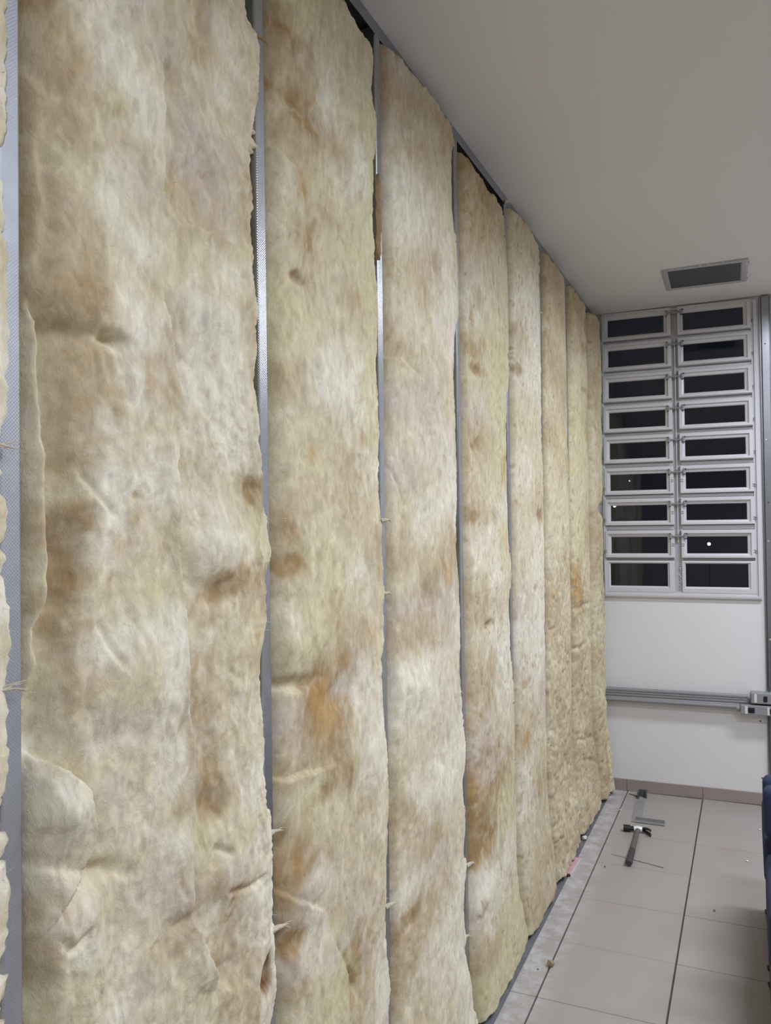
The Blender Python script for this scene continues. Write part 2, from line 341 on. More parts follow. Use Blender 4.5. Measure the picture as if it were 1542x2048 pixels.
# ------------------------------------------------------------------ steel track, studs
tk = MB().box(-.09, .0005, Y0, YB-.004, -.004, -.0025).box(-.0008, .0008, Y0, YB-.004, -.004, .032).build('floor_track', M_galv)
meta(tk, 'grey galvanised floor track running along the foot of the insulation wall', 'track')
tk = MB().box(-.09, .0005, Y0, YB-.004, H0-.0035, H0-.001).box(-.0008, .0008, Y0, YB-.004, H0-.036, H0-.001).build('ceiling_track', M_galv)
meta(tk, 'grey galvanised ceiling track running along the top of the insulation wall', 'track')
GRID={0:(1,[0.453],2.396,1.087,[1,1,0,0,1,0,0,1,1,1,0,0,1,0,0,1,1,1,0,0,1,0,0,1,1,1,0,0,1,0,0,1]),1:(8,[0.043,0.135,0.235,0.344,0.465,0.597,0.745,0.91],2.544,0.955,[3,1,0,5,1,3,1,1,3,1,0,1,5,1,0,1,4,1,0,1,3,1,1,1,3,3,0,0,1,5,5,3,3,3,2,0,1,5,5,1,3,1,3,1,1,3,5,3,3,2,0,5,1,3,3,2,3,1,0,1,1,2,0,1,3,3,1,0,1,1,1,1,3,3,1,1,1,0,0,3,3,4,3,0,3,0,0,1,1,3,1,0,3,0,0,1,1,3,3,0,3,0,0,1,1,3,3,1,1,1,0,1,1,3,0,1,0,3,0,1,1,1,0,0,0,1,1,4,3,4,0,3,1,0,1,2,1,3,0,1,1,1,0,2,1,4,1,2,2,1,4,3,1,3,1,0,0,3,1,3,1,3,0,1,0,1,1,2,1,3,1,2,0,3,1,3,0,1,5,5,0,3,1,1,0,1,1,1,0,3,1,0,0,1,5,1,0,3,1,1,0,1,1,0,1,4,3,0,0,1,1,1,0,2,1,0,3,3,1,5,5,1,2,1,1,0,1,1,5,3,5,0,2,1,1,1,3,0,4,1,3,1,0,5,1,0,3,0,0,1,0,1,1,1,3,0]),2:(5,[0.078,0.246,0.433,0.64,0.873],2.903,0.639,[2,2,2,1,1,2,2,1,1,1,4,3,1,1,2,3,3,0,1,2,3,4,3,1,2,1,3,1,0,2,1,2,2,1,2,1,1,3,2,2,1,4,1,1,2,1,1,1,3,2,2,2,1,1,2,2,1,0,0,2,3,1,0,0,2,1,1,1,1,2,1,2,1,3,0,1,3,1,3,1,3,1,1,3,1,4,2,2,1,3,1,1,2,0,3,2,2,3,1,1,1,2,3,3,1,1,4,4,5,2,5,4,4,0,0,3,3,3,1,0,1,2,4,1,0,3,2,1,1,0,4,3,1,3,1,4,0,1,1,1,5,0,3,3,1,4,0,2,5,1,1,1,2,4,1,1,2,2,3,0]),3:(3,[0.138,0.445,0.8],3.27,0.325,[3,3,3,3,3,3,3,1,1,5,3,3,3,1,1,1,3,1,0,0,1,0,0,1,0,3,0,1,3,0,1,1,0,3,1,0,1,5,1,5,5,1,1,0,5,5,1,0,1,0,0,3,1,3,1,3,3,5,5,5,3,3,0,0,0,1,0,0,5,1,1,0,1,0,0,3,0,0,1,3,1,0,5,1,3,3,0,3,1,0,1,0,0,3,1,0]),4:(2,[0.218,0.715],3.666,-0.003,[3,3,3,3,3,3,3,3,4,4,4,3,3,2,3,3,3,1,5,2,0,2,3,2,1,2,5,2,3,2,1,2,3,0,0,2,1,1,3,1,1,0,3,0,3,0,5,1,4,1,4,2,4,2,0,0,0,1,3,2,2,2,2,2]),5:(2,[0.227,0.726],4.049,-0.309,[3,1,3,1,3,1,3,1,3,1,3,1,3,1,3,1,1,1,1,0,0,0,3,0,0,0,1,1,1,1,0,1,1,3,1,0,1,0,5,0,0,0,5,0,1,5,3,1,0,2,0,3,1,1,1,3,3,1,1,3,3,1,3,1]),6:(2,[0.228,0.727],4.427,-0.603,[3,3,3,3,3,3,3,3,3,3,3,3,3,3,3,3,3,3,3,1,3,3,1,1,3,3,1,3,3,2,1,3,1,1,1,1,1,3,3,1,3,1,1,3,3,1,1,3,3,3,1,3,3,1,1,3,3,1,1,3,3,1,1,3]),7:(2,[0.234,0.733],4.819,-0.898,[3,3,3,3,3,3,3,3,3,3,3,3,3,3,3,3,3,3,3,4,3,1,3,1,1,1,2,1,2,3,2,1,1,1,2,3,2,1,4,1,1,1,3,1,3,1,1,3,3,3,1,3,3,1,3,1,1,3,3,1,1,3,3,1]),8:(2,[0.229,0.727],5.26,-1.22,[3,3,3,3,3,3,3,3,3,3,3,3,3,3,3,3,3,3,2,1,3,2,3,2,1,2,3,2,1,2,1,2,1,2,3,1,3,2,1,3,1,2,3,1,1,2,3,1,3,2,3,1,1,2,3,1,3,1,3,2,3,1,3,1])}  # wool tones per cell; some cells have pit and fold shade painted in
STAIN_SHADE={1:[[0.858,2.258,0.0203,0.029,"T",0.8],[1.151,2.589,0.0197,0.0234,"T",0.7],[0.919,1.987,0.0222,0.0105,"B",0.8],[0.847,1.99,0.0407,0.0213,"T",0.7],[1.106,2.287,0.0597,0.0347,"T",0.6],[1.055,2.226,0.0123,0.0117,"B",0.4],[1.283,1.784,0.023,0.0247,"B",0.9],[1.329,1.793,0.0208,0.0196,"B",0.9],[1.179,1.596,0.0346,0.0266,"B",0.9],[1.152,1.587,0.0139,0.0122,"O",0.5],[1.083,1.455,0.0152,0.0249,"O",0.55],[1.172,1.215,0.0313,0.0244,"B",1],[1.168,1.23,0.0198,0.0122,"O",0.6],[1.349,0.84,0.0351,0.0345,"O",0.7],[1.351,0.839,0.0264,0.0307,"D",1],[1.351,0.842,0.0229,0.0288,"D",1],[0.799,1.106,0.0132,0.0264,"T",0.8],[0.836,1.659,0.0212,0.0417,"B",0.7],[0.854,1.707,0.0273,0.0283,"T",0.6],[1.244,2.358,0.0158,0.0189,"T",0.7],[0.937,1.684,0.0207,0.0188,"O",0.4],[1.1,1.251,0.0104,0.05,"T",0.4],[1.061,1.149,0.0123,0.0323,"T",0.5],[1.073,1.063,0.0249,0.0203,"T",0.6],[0.81,2.335,0.0137,0.0838,"T",0.8],[0.804,2.146,0.0135,0.0621,"B",0.5],[0.812,2.052,0.0171,0.0415,"T",0.7],[1.296,2.107,0.0201,0.0485,"T",0.6],[1.326,2.38,0.0209,0.0398,"B",0.6],[1.337,2.494,0.0176,0.0201,"B",0.6],[1.357,2.655,0.0253,0.0245,"B",0.8],[0.859,1.8,0.0368,0.0356,"T",0.5],[0.974,1.761,0.0088,0.0078,"B",0.6],[1.001,1.936,0.016,0.0319,"O",0.35],[1.312,1.501,0.0136,0.0192,"O",0.6],[1.277,1.402,0.0227,0.0187,"T",0.7],[0.934,1.407,0.0144,0.0089,"B",0.4],[1.192,0.904,0.0437,0.0192,"T",0.5],[0.991,2.388,0.0681,0.0482,"W",0.7],[0.938,2.416,0.0419,0.0387,"W",0.6],[1.216,2.598,0.0459,0.047,"W",0.6],[0.988,2.037,0.0674,0.0396,"W",0.6],[1.179,2.071,0.0874,0.0541,"W",0.6],[1.222,1.952,0.0459,0.0554,"W",0.7],[1.135,1.887,0.0411,0.0436,"W",0.6],[0.913,1.863,0.03,0.0298,"W",0.6],[1.04,1.479,0.042,0.0645,"W",0.8],[0.89,1.533,0.0385,0.0289,"W",0.6],[1.146,1.679,0.0554,0.0436,"W",0.7],[0.843,1.318,0.0356,0.0414,"W",0.7],[0.86,1.165,0.0456,0.0348,"W",0.7],[0.926,1.062,0.0303,0.0292,"W",0.5],[1.356,1.034,0.0533,0.0581,"W",0.7],[1.225,1.077,0.0395,0.0269,"W",0.5],[0.929,1.393,0.0612,0.0222,"W",0.5],[1.274,1.225,0.0485,0.0372,"W",0.5]],  # real wool stains, plus shade of pits and folds painted as tint
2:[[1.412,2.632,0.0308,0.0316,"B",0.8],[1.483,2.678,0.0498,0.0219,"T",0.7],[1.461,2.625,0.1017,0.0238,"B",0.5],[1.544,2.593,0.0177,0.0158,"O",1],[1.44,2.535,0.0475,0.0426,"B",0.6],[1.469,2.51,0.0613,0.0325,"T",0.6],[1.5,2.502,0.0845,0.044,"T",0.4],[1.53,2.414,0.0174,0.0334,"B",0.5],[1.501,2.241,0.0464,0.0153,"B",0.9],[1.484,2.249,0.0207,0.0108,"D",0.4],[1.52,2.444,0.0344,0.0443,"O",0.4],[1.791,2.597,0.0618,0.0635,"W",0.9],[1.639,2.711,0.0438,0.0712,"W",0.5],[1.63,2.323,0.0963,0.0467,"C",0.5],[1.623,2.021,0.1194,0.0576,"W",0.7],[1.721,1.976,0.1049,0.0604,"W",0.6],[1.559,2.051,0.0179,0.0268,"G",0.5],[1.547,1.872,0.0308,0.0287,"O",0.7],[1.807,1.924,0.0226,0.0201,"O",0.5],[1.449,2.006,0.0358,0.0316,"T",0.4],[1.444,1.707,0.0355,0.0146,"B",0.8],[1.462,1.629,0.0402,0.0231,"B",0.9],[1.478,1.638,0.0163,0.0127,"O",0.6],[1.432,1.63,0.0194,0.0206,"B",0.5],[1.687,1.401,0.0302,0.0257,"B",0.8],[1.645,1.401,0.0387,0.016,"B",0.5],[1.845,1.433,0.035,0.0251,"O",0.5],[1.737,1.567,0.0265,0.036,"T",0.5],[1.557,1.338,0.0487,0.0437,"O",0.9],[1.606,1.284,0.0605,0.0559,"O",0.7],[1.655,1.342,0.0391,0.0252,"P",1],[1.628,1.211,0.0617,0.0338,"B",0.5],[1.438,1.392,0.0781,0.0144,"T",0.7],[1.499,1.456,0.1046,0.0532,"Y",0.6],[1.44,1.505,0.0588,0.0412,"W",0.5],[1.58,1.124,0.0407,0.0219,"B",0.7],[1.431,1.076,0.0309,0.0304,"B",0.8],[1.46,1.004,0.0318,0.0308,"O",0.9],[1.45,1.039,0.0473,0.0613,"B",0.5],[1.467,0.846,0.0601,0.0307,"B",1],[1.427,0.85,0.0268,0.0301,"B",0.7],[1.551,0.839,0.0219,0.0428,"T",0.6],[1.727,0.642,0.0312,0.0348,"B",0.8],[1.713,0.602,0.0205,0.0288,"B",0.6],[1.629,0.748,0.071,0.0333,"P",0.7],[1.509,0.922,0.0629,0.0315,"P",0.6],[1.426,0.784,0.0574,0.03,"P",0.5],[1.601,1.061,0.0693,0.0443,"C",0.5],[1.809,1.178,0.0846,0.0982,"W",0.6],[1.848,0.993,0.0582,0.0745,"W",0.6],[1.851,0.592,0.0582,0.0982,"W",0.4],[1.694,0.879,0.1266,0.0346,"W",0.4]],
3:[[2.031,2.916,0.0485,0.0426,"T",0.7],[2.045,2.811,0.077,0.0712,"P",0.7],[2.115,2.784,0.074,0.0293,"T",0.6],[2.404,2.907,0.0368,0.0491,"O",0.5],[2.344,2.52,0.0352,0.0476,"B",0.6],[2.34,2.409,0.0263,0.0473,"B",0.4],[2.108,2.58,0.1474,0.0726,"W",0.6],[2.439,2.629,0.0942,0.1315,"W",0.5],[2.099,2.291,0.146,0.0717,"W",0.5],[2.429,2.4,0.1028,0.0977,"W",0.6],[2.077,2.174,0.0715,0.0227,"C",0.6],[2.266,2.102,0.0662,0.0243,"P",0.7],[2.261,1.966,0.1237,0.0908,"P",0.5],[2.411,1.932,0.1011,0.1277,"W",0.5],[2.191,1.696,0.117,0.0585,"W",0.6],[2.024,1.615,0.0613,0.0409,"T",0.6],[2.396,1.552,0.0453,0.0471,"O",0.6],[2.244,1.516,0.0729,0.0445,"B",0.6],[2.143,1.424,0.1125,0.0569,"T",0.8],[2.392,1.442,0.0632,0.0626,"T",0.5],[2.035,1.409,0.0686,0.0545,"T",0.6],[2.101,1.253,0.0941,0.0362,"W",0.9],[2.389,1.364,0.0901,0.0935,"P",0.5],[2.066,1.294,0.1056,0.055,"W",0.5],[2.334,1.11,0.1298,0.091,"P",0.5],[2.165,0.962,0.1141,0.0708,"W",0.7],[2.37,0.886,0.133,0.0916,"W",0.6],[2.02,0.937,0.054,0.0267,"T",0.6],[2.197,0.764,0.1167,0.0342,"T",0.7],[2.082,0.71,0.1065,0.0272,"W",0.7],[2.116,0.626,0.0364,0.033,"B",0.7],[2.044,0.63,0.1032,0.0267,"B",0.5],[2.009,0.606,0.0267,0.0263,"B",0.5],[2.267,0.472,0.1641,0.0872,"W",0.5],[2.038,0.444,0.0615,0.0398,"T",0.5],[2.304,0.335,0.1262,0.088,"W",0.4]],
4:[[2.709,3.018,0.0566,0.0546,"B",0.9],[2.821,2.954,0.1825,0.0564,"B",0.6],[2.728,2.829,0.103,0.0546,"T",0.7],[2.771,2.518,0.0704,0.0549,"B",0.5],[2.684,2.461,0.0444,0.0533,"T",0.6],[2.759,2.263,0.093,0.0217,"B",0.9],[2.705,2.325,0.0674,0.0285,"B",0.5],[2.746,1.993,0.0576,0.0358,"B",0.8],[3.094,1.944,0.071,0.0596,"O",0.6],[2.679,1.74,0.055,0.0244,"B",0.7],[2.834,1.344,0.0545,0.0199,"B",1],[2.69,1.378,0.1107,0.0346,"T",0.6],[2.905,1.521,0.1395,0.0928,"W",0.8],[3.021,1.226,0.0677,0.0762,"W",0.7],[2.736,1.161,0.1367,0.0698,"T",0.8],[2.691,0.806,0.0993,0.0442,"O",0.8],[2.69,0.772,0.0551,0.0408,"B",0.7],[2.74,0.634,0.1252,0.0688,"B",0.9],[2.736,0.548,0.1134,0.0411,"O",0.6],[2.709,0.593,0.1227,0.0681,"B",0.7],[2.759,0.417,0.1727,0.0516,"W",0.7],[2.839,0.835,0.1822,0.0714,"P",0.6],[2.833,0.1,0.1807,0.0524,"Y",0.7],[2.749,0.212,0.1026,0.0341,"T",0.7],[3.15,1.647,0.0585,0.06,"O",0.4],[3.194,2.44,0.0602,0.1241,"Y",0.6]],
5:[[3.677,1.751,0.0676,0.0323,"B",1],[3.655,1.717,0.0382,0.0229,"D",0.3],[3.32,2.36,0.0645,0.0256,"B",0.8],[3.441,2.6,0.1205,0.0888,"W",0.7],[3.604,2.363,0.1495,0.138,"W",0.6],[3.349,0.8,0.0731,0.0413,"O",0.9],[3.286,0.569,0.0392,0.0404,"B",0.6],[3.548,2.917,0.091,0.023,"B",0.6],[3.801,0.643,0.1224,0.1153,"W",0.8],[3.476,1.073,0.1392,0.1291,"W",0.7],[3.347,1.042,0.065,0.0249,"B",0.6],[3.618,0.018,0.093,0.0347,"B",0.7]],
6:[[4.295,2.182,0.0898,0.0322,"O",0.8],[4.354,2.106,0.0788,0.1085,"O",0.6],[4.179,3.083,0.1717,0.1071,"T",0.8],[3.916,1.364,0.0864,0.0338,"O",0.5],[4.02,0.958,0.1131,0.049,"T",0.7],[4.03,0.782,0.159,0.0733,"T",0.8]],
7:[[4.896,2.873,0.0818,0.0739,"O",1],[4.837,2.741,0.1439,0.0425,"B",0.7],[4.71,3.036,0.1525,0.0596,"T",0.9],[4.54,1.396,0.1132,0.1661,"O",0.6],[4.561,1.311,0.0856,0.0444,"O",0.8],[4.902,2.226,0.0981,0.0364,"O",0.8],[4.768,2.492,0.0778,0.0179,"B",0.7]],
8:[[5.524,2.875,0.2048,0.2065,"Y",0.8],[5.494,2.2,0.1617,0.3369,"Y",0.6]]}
LUMP={1:[[0.919,1.987,0.0263,0.012,-0.022],[0.852,1.984,0.041,0.0157,-0.014],[1.151,2.589,0.0169,0.027,-0.012],[1.347,0.841,0.0228,0.0287,-0.035],[0.83,1.322,0.0365,0.041,0.03],[1.195,1.097,0.0586,0.0441,0.012],[0.86,1.165,0.0456,0.0418,0.014],[0.807,1.082,0.0167,0.0399,-0.02],[0.934,2.024,0.0623,0.0457,0.012],[1.18,2.081,0.0874,0.0632,0.012],[1.174,1.669,0.0863,0.0532,0.016],[0.983,1.504,0.0775,0.0697,0.016],[1.222,1.943,0.0612,0.0646,0.01],[1.245,2.463,0.0634,0.0571,-0.012],[1.14,2.309,0.0694,0.0443,-0.018],[0.958,2.372,0.0649,0.0706,0.01],[1.18,1.593,0.0347,0.0231,-0.012],[1.283,1.784,0.0197,0.0209,-0.01],[1.168,1.221,0.0283,0.0261,-0.012],[0.864,1.8,0.0278,0.0429,-0.012],[1.044,1.836,0.0145,0.0491,0.008],[0.854,1.679,0.0237,0.0494,-0.02],[0.909,1.398,0.0395,0.0292,-0.01],[1.178,0.911,0.0429,0.0225,-0.015],[0.898,1.213,0.029,0.0115,-0.014],[1.073,1.067,0.0249,0.013,-0.01]],
2:[[1.501,2.241,0.0379,0.0131,-0.014],[1.461,2.625,0.0812,0.0216,-0.008],[1.544,2.593,0.0177,0.0135,-0.012],[1.791,2.584,0.0702,0.0762,0.01],[1.623,2.021,0.1435,0.0692,0.012],[1.559,2.051,0.0134,0.0246,-0.01],[1.462,1.629,0.0442,0.0231,-0.012],[1.437,1.382,0.0781,0.0164,-0.012],[1.479,1.459,0.1023,0.0631,0.012],[1.607,1.317,0.0699,0.0336,-0.008],[1.467,0.846,0.0601,0.0266,-0.014],[1.754,1.167,0.1073,0.0956,0.01],[1.719,0.634,0.0309,0.0463,-0.01],[1.431,1.056,0.0309,0.0506,-0.01],[1.489,0.93,0.0822,0.0312,0.008]],
3:[[2.101,1.253,0.1086,0.0557,0.012],[2.244,1.501,0.0567,0.0593,-0.008],[2.094,2.148,0.058,0.0171,-0.008],[2.28,1.937,0.1255,0.1066,0.008],[2.116,0.612,0.0728,0.033,-0.008],[2.284,0.912,0.1668,0.1036,0.01],[2.081,2.855,0.0721,0.0724,-0.006]],
4:[[2.834,1.344,0.0484,0.0163,-0.02],[2.759,2.254,0.0697,0.0181,-0.012],[2.746,1.993,0.046,0.0286,-0.01],[2.737,0.583,0.1022,0.0858,-0.01],[2.905,1.521,0.1649,0.1114,0.01],[2.758,0.4,0.1726,0.0516,0.01]],
5:[[3.677,1.747,0.0579,0.0276,-0.02],[3.801,0.643,0.1428,0.1384,0.014],[3.604,2.363,0.187,0.138,0.01]],
8:[[5.26,1.803,0.0931,0.0288,-0.07]]}
CREASE={1:[["g",0.007,0.028,0.042,[[0.802,2.028],[0.824,1.999],[0.824,1.964],[0.819,1.935],[0.82,1.887],[0.823,1.832],[0.826,1.777],[0.829,1.708],[0.832,1.659],[0.829,1.604],[0.816,1.571],[0.818,1.523],[0.809,1.477],[0.807,1.43],[0.805,1.383]]],["g",0.012,0.02,0.014,[[0.806,2.354],[0.827,2.308],[0.818,2.234],[0.826,2.16],[0.821,2.117],[0.806,2.05]]],["s",0.005,0.05,0.026,[[1.051,2.483],[1.041,2.411],[1.034,2.326],[1.037,2.245],[1.055,2.226],[1.092,2.222],[1.139,2.228],[1.182,2.23]]],["s",0.005,0.06,0.028,[[1.047,2.083],[1.064,2.004],[1.078,1.94],[1.074,1.872],[1.066,1.813],[1.07,1.747],[1.062,1.673],[1.079,1.597],[1.084,1.505],[1.084,1.422],[1.099,1.369],[1.104,1.3],[1.1,1.226],[1.089,1.172],[1.092,1.112],[1.101,1.051],[1.13,0.995],[1.153,0.959],[1.181,0.914],[1.222,0.876]]],["s",0.004,0.035,0.03,[[1.342,2.717],[1.334,2.653],[1.318,2.525],[1.3,2.409],[1.286,2.307],[1.283,2.22],[1.288,2.125],[1.297,2.05],[1.299,1.973],[1.301,1.896],[1.32,1.81],[1.333,1.762]]],["s",0.004,0.03,0.03,[[0.839,1.371],[0.863,1.346],[0.868,1.323],[0.883,1.29],[0.881,1.255],[0.868,1.239]]],["g",0.006,0.016,0.007,[[0.788,1.264],[0.833,1.245],[0.888,1.22],[0.958,1.186]]],["g",0.004,0.01,0.008,[[0.828,1.138],[0.841,1.125],[0.869,1.134]]],["g",0.006,0.01,0.01,[[1.333,1.733],[1.318,1.684],[1.307,1.636]]],["g",0.004,0.008,0.008,[[1.209,1.056],[1.271,1.041],[1.33,1.033]]],["g",0.005,0.009,0.009,[[1.167,1.126],[1.178,1.148],[1.21,1.127]]],["g",0.004,0.008,0.006,[[0.873,1.779],[0.902,1.751],[0.932,1.729]]],["g",0.004,0.008,0.006,[[0.896,1.565],[0.92,1.529],[0.935,1.504]]]],
2:[["s",0.005,0.03,0.01,[[1.435,2.496],[1.479,2.482],[1.509,2.44],[1.534,2.405],[1.553,2.356]]],["s",0.004,0.02,0.008,[[1.796,2.801],[1.809,2.743],[1.836,2.705]]],["s",0.004,0.03,0.01,[[1.418,1.192],[1.473,1.185],[1.541,1.179]]],["g",0.004,0.02,0.012,[[1.41,1.387],[1.447,1.37],[1.498,1.369]]],["s",0.004,0.03,0.01,[[1.414,0.976],[1.468,0.934],[1.53,0.891]]],["g",0.004,0.01,0.008,[[1.644,0.854],[1.63,0.781],[1.646,0.74]]],["g",0.004,0.01,0.008,[[1.653,0.736],[1.701,0.655],[1.738,0.577]]]],
3:[["s",0.004,0.02,0.008,[[1.978,2.162],[2.077,2.167],[2.176,2.141]]],["g",0.003,0.008,0.006,[[1.989,1.873],[2.031,1.821],[2.064,1.766]]]],
5:[["s",0.003,0.02,0.02,[[3.827,1.609],[3.814,1.42],[3.82,1.206],[3.829,1.038]]]],
7:[["g",0.01,0.02,0.012,[[4.443,1.239],[4.703,1.236],[4.992,1.233]]],["g",0.01,0.02,0.012,[[4.425,1.024],[4.683,1.015]]],["g",0.01,0.02,0.012,[[4.425,0.537],[4.71,0.473],[5.209,0.376]]],["g",0.01,0.02,0.012,[[4.484,0.413],[4.935,0.287],[5.189,0.178]]]],
8:[["g",0.01,0.02,0.02,[[5.041,2.471],[5.031,2.368]]]]}
EDGE={1:[[2.7538,1.336],[2.6705,1.3487],[2.6431,1.3735],[2.5728,1.3759],[2.4708,1.3759],[2.3643,1.3632],[2.2826,1.36],[2.2028,1.3622],[2.1445,1.3702],[2.0704,1.3528],[2.021,1.3555],[1.9789,1.3406],[1.9118,1.359],[1.8028,1.3697],[1.7629,1.3726],[1.6722,1.395],[1.6517,1.404],[1.6124,1.3809],[1.5624,1.38],[1.5114,1.3883],[1.4444,1.367],[1.3648,1.3692],[1.3142,1.3738],[1.2255,1.3722],[1.1648,1.3766],[1.1292,1.3944],[1.0975,1.3994],[1.069,1.3951],[0.97,1.3933],[0.9149,1.4054],[0.8636,1.4082],[0.8211,1.4131],[0.7724,1.4103],[0.7125,1.396]],
2:[[3.0705,1.9341],[2.9901,1.9349],[2.9234,1.9361],[2.849,1.9215],[2.7915,1.9418],[2.7112,1.9426],[2.6626,1.9224],[2.5415,1.9189],[2.4393,1.9315],[2.2547,1.9388],[2.1338,1.9321],[2.0428,1.9452],[1.9103,1.9509],[1.7772,1.9469],[1.6976,1.9541],[1.6449,1.9429],[1.5381,1.959],[1.4864,1.9446],[1.4068,1.9486],[1.3689,1.9379],[1.251,1.9375],[1.1962,1.9486],[1.113,1.9655],[0.9822,1.9615],[0.851,1.9607],[0.7358,1.9539],[0.5943,1.9496],[0.5093,1.9631],[0.4052,1.9438]],
3:[[3.0452,2.6079],[2.9269,2.5721],[2.7749,2.5759],[2.6797,2.5975],[2.5802,2.6088],[2.4439,2.6134],[2.3346,2.5827],[2.2293,2.5629],[2.1291,2.5688],[2.0456,2.5755],[1.8772,2.5785],[1.7089,2.5661],[1.6255,2.5574],[1.5063,2.5934],[1.3878,2.5986],[1.2232,2.5758],[1.1541,2.5883],[1.0156,2.6084],[0.9617,2.6219],[0.9117,2.6197],[0.8496,2.601],[0.6794,2.6092],[0.6192,2.5908],[0.5582,2.6197],[0.4561,2.5835],[0.3402,2.5835],[0.3359,2.5575],[0.2668,2.5647],[0.1843,2.5975],[0.1278,2.5792],[0.0488,2.618]],
4:[[2.9606,3.2151],[2.8439,3.2388],[2.7279,3.2706],[2.5618,3.2766],[2.4362,3.2772],[2.3268,3.2478],[2.2191,3.2189],[2.0123,3.1997],[1.8087,3.2033],[1.6456,3.2167],[1.5015,3.2391],[1.4015,3.2104],[1.341,3.207],[1.1353,3.2257],[0.9855,3.2635],[0.8771,3.2887],[0.6743,3.2767],[0.4934,3.2659],[0.3819,3.2358],[0.2303,3.2115],[0.1226,3.2283],[0.0069,3.2606]]}
STUD=[[0.7877,0.7875],[1.4133,1.398],[1.9782,1.9839],[2.6337,2.6237],[3.2515,3.2508],[3.7969,3.8583],[4.4274,4.4633]]
TUFT=[[1,1.4163,1.0917,14],[1,1.4397,0.8946,18],[2,1.9856,0.7027,12],[1,1.3852,2.6853,12],[3,2.5938,0.3355,10],[5,3.8209,2.7107,10],[4,3.2417,3.0323,8],[3,2.652,0.5543,12],[4,3.0062,0.3149,0],[3,2.5473,1.1536,8],[2,1.9774,1.7176,8],[2,1.978,1.5232,10],[0,0.7739,1.8109,40],[0,0.7843,1.4965,45]]

FW = .0335
def stud(u0, u1, label, top=3.0, m=None, prof=None):
    # C section: web on the near side, knurled flange facing the room, small return lip
    t = .0012
    prof = [(-FW+.004, -.088), (-FW, -.085), (-FW, -.004), (-FW+.0012, -.0012), (-FW+.004, 0), (-.003, 0), (-.0009, -.0009), (0, -.003), (0, -.011)]
    vs = []; fs = []; n = len(prof)
    zs = (0.0, 3.05)
    for z in zs:
        ub = u0+(u1-u0)*z/3
        for i, (a, h) in enumerate(prof): vs.append((h, ub+a, z))
        for i, (a, h) in enumerate(prof):
            A = prof[max(i-1, 0)]; B = prof[min(i+1, n-1)]; d = Vector((B[0]-A[0], B[1]-A[1])).normalized(); nx = (-d[1], d[0])
            vs.append((h-nx[1]*t*1.0, ub+a-nx[0]*t, z))
    for i in range(n-1):
        fs += [(i, i+1, 2*n+i+1, 2*n+i), (n+i+1, n+i, 3*n+i, 3*n+i+1)]
        fs += [(i, n+i, n+i+1, i+1), (2*n+i, 2*n+i+1, 3*n+i+1, 3*n+i)]
    fs += [(0, 2*n, 3*n, n), (n-1, 2*n-1, 4*n-1, 3*n-1)]
    o = mobj('steel_stud', vs, fs, m or M_stud)
    b = bmesh.new(); b.from_mesh(o.data); bmesh.ops.recalc_face_normals(b, faces=b.faces); b.to_mesh(o.data); b.free()
    return meta(o, label, 'stud', 'steel studs of the wall frame')
SL = ['dimpled steel stud at the left edge of the photo, widest of all the studs',
      'steel stud with the bright glare patch, right of the widest insulation batt',
      'steel stud with a torn tan strip of wool lying over its upper left edge',
      'third steel stud to the right of the one at the left photo edge',
      'fourth steel stud to the right of the one at the left photo edge',
      'thin sliver of steel stud with a pale tuft of wool crossing it near the top',
      'thin shiny sliver of steel stud with a dark gap left of its top end']
for i, ((a, b_), lab) in enumerate(zip(STUD, SL)): stud(a, b_, lab, m=M_stud_wide if i == 0 else None)
STUD += [[5.035, 5.035], [5.352, 5.352]]
stud(5.035, 5.035, 'steel stud almost buried between the last two insulation batts before the window')
stud(5.352, 5.352, 'steel stud in the corner against the white window wall', m=M_galv)

# ------------------------------------------------------------------ glass wool batts
CODE = {'W': (210, 204, 185), 'C': (195, 185, 157), 'Y': (193, 186, 150), 'T': (174, 157, 127), 'B': (149, 124, 88), 'P': (187, 176, 161), 'O': (172, 140, 92), 'D': (100, 70, 42), 'G': (178, 178, 168)}
ALB = {k: np.array(lin(v))*1.24 for k, v in CODE.items()}
BATT = {  # nu, nv, bulge, v top, v bottom, label
 0: (70, 500, .03, 3.00, .012, 'torn insulation batt cut off by the left photo edge, left of the dimpled stud'),
 1: (190, 900, .034, 3.00, .012, 'widest cream insulation batt, with long folds and a dark hole low at its right edge'),
 2: (140, 760, .026, 2.975, .012, 'yellowish insulation batt with orange-brown stains, right of the stud with the glare patch'),
 3: (110, 640, .026, 3.035, .012, 'pinkish white insulation batt between the torn tan strip and the third stud'),
 4: (96, 560, .026, 3.01, .012, 'insulation batt with a brown top and a large brown stain low on its left edge'),
 5: (84, 520, .028, 3.036, .012, 'narrow-looking pale insulation batt with one small brown pit at mid height'),
 6: (84, 520, .026, 3.036, .012, 'tan crumbly insulation batt below the pale tuft, third from the window'),
 7: (84, 520, .03, 3.034, .012, 'insulation batt with a dark yellow streak near the top, second from the window'),
 8: (64, 480, .05, 3.02, .012, 'last insulation batt touching the window wall, with a small dark hole')}
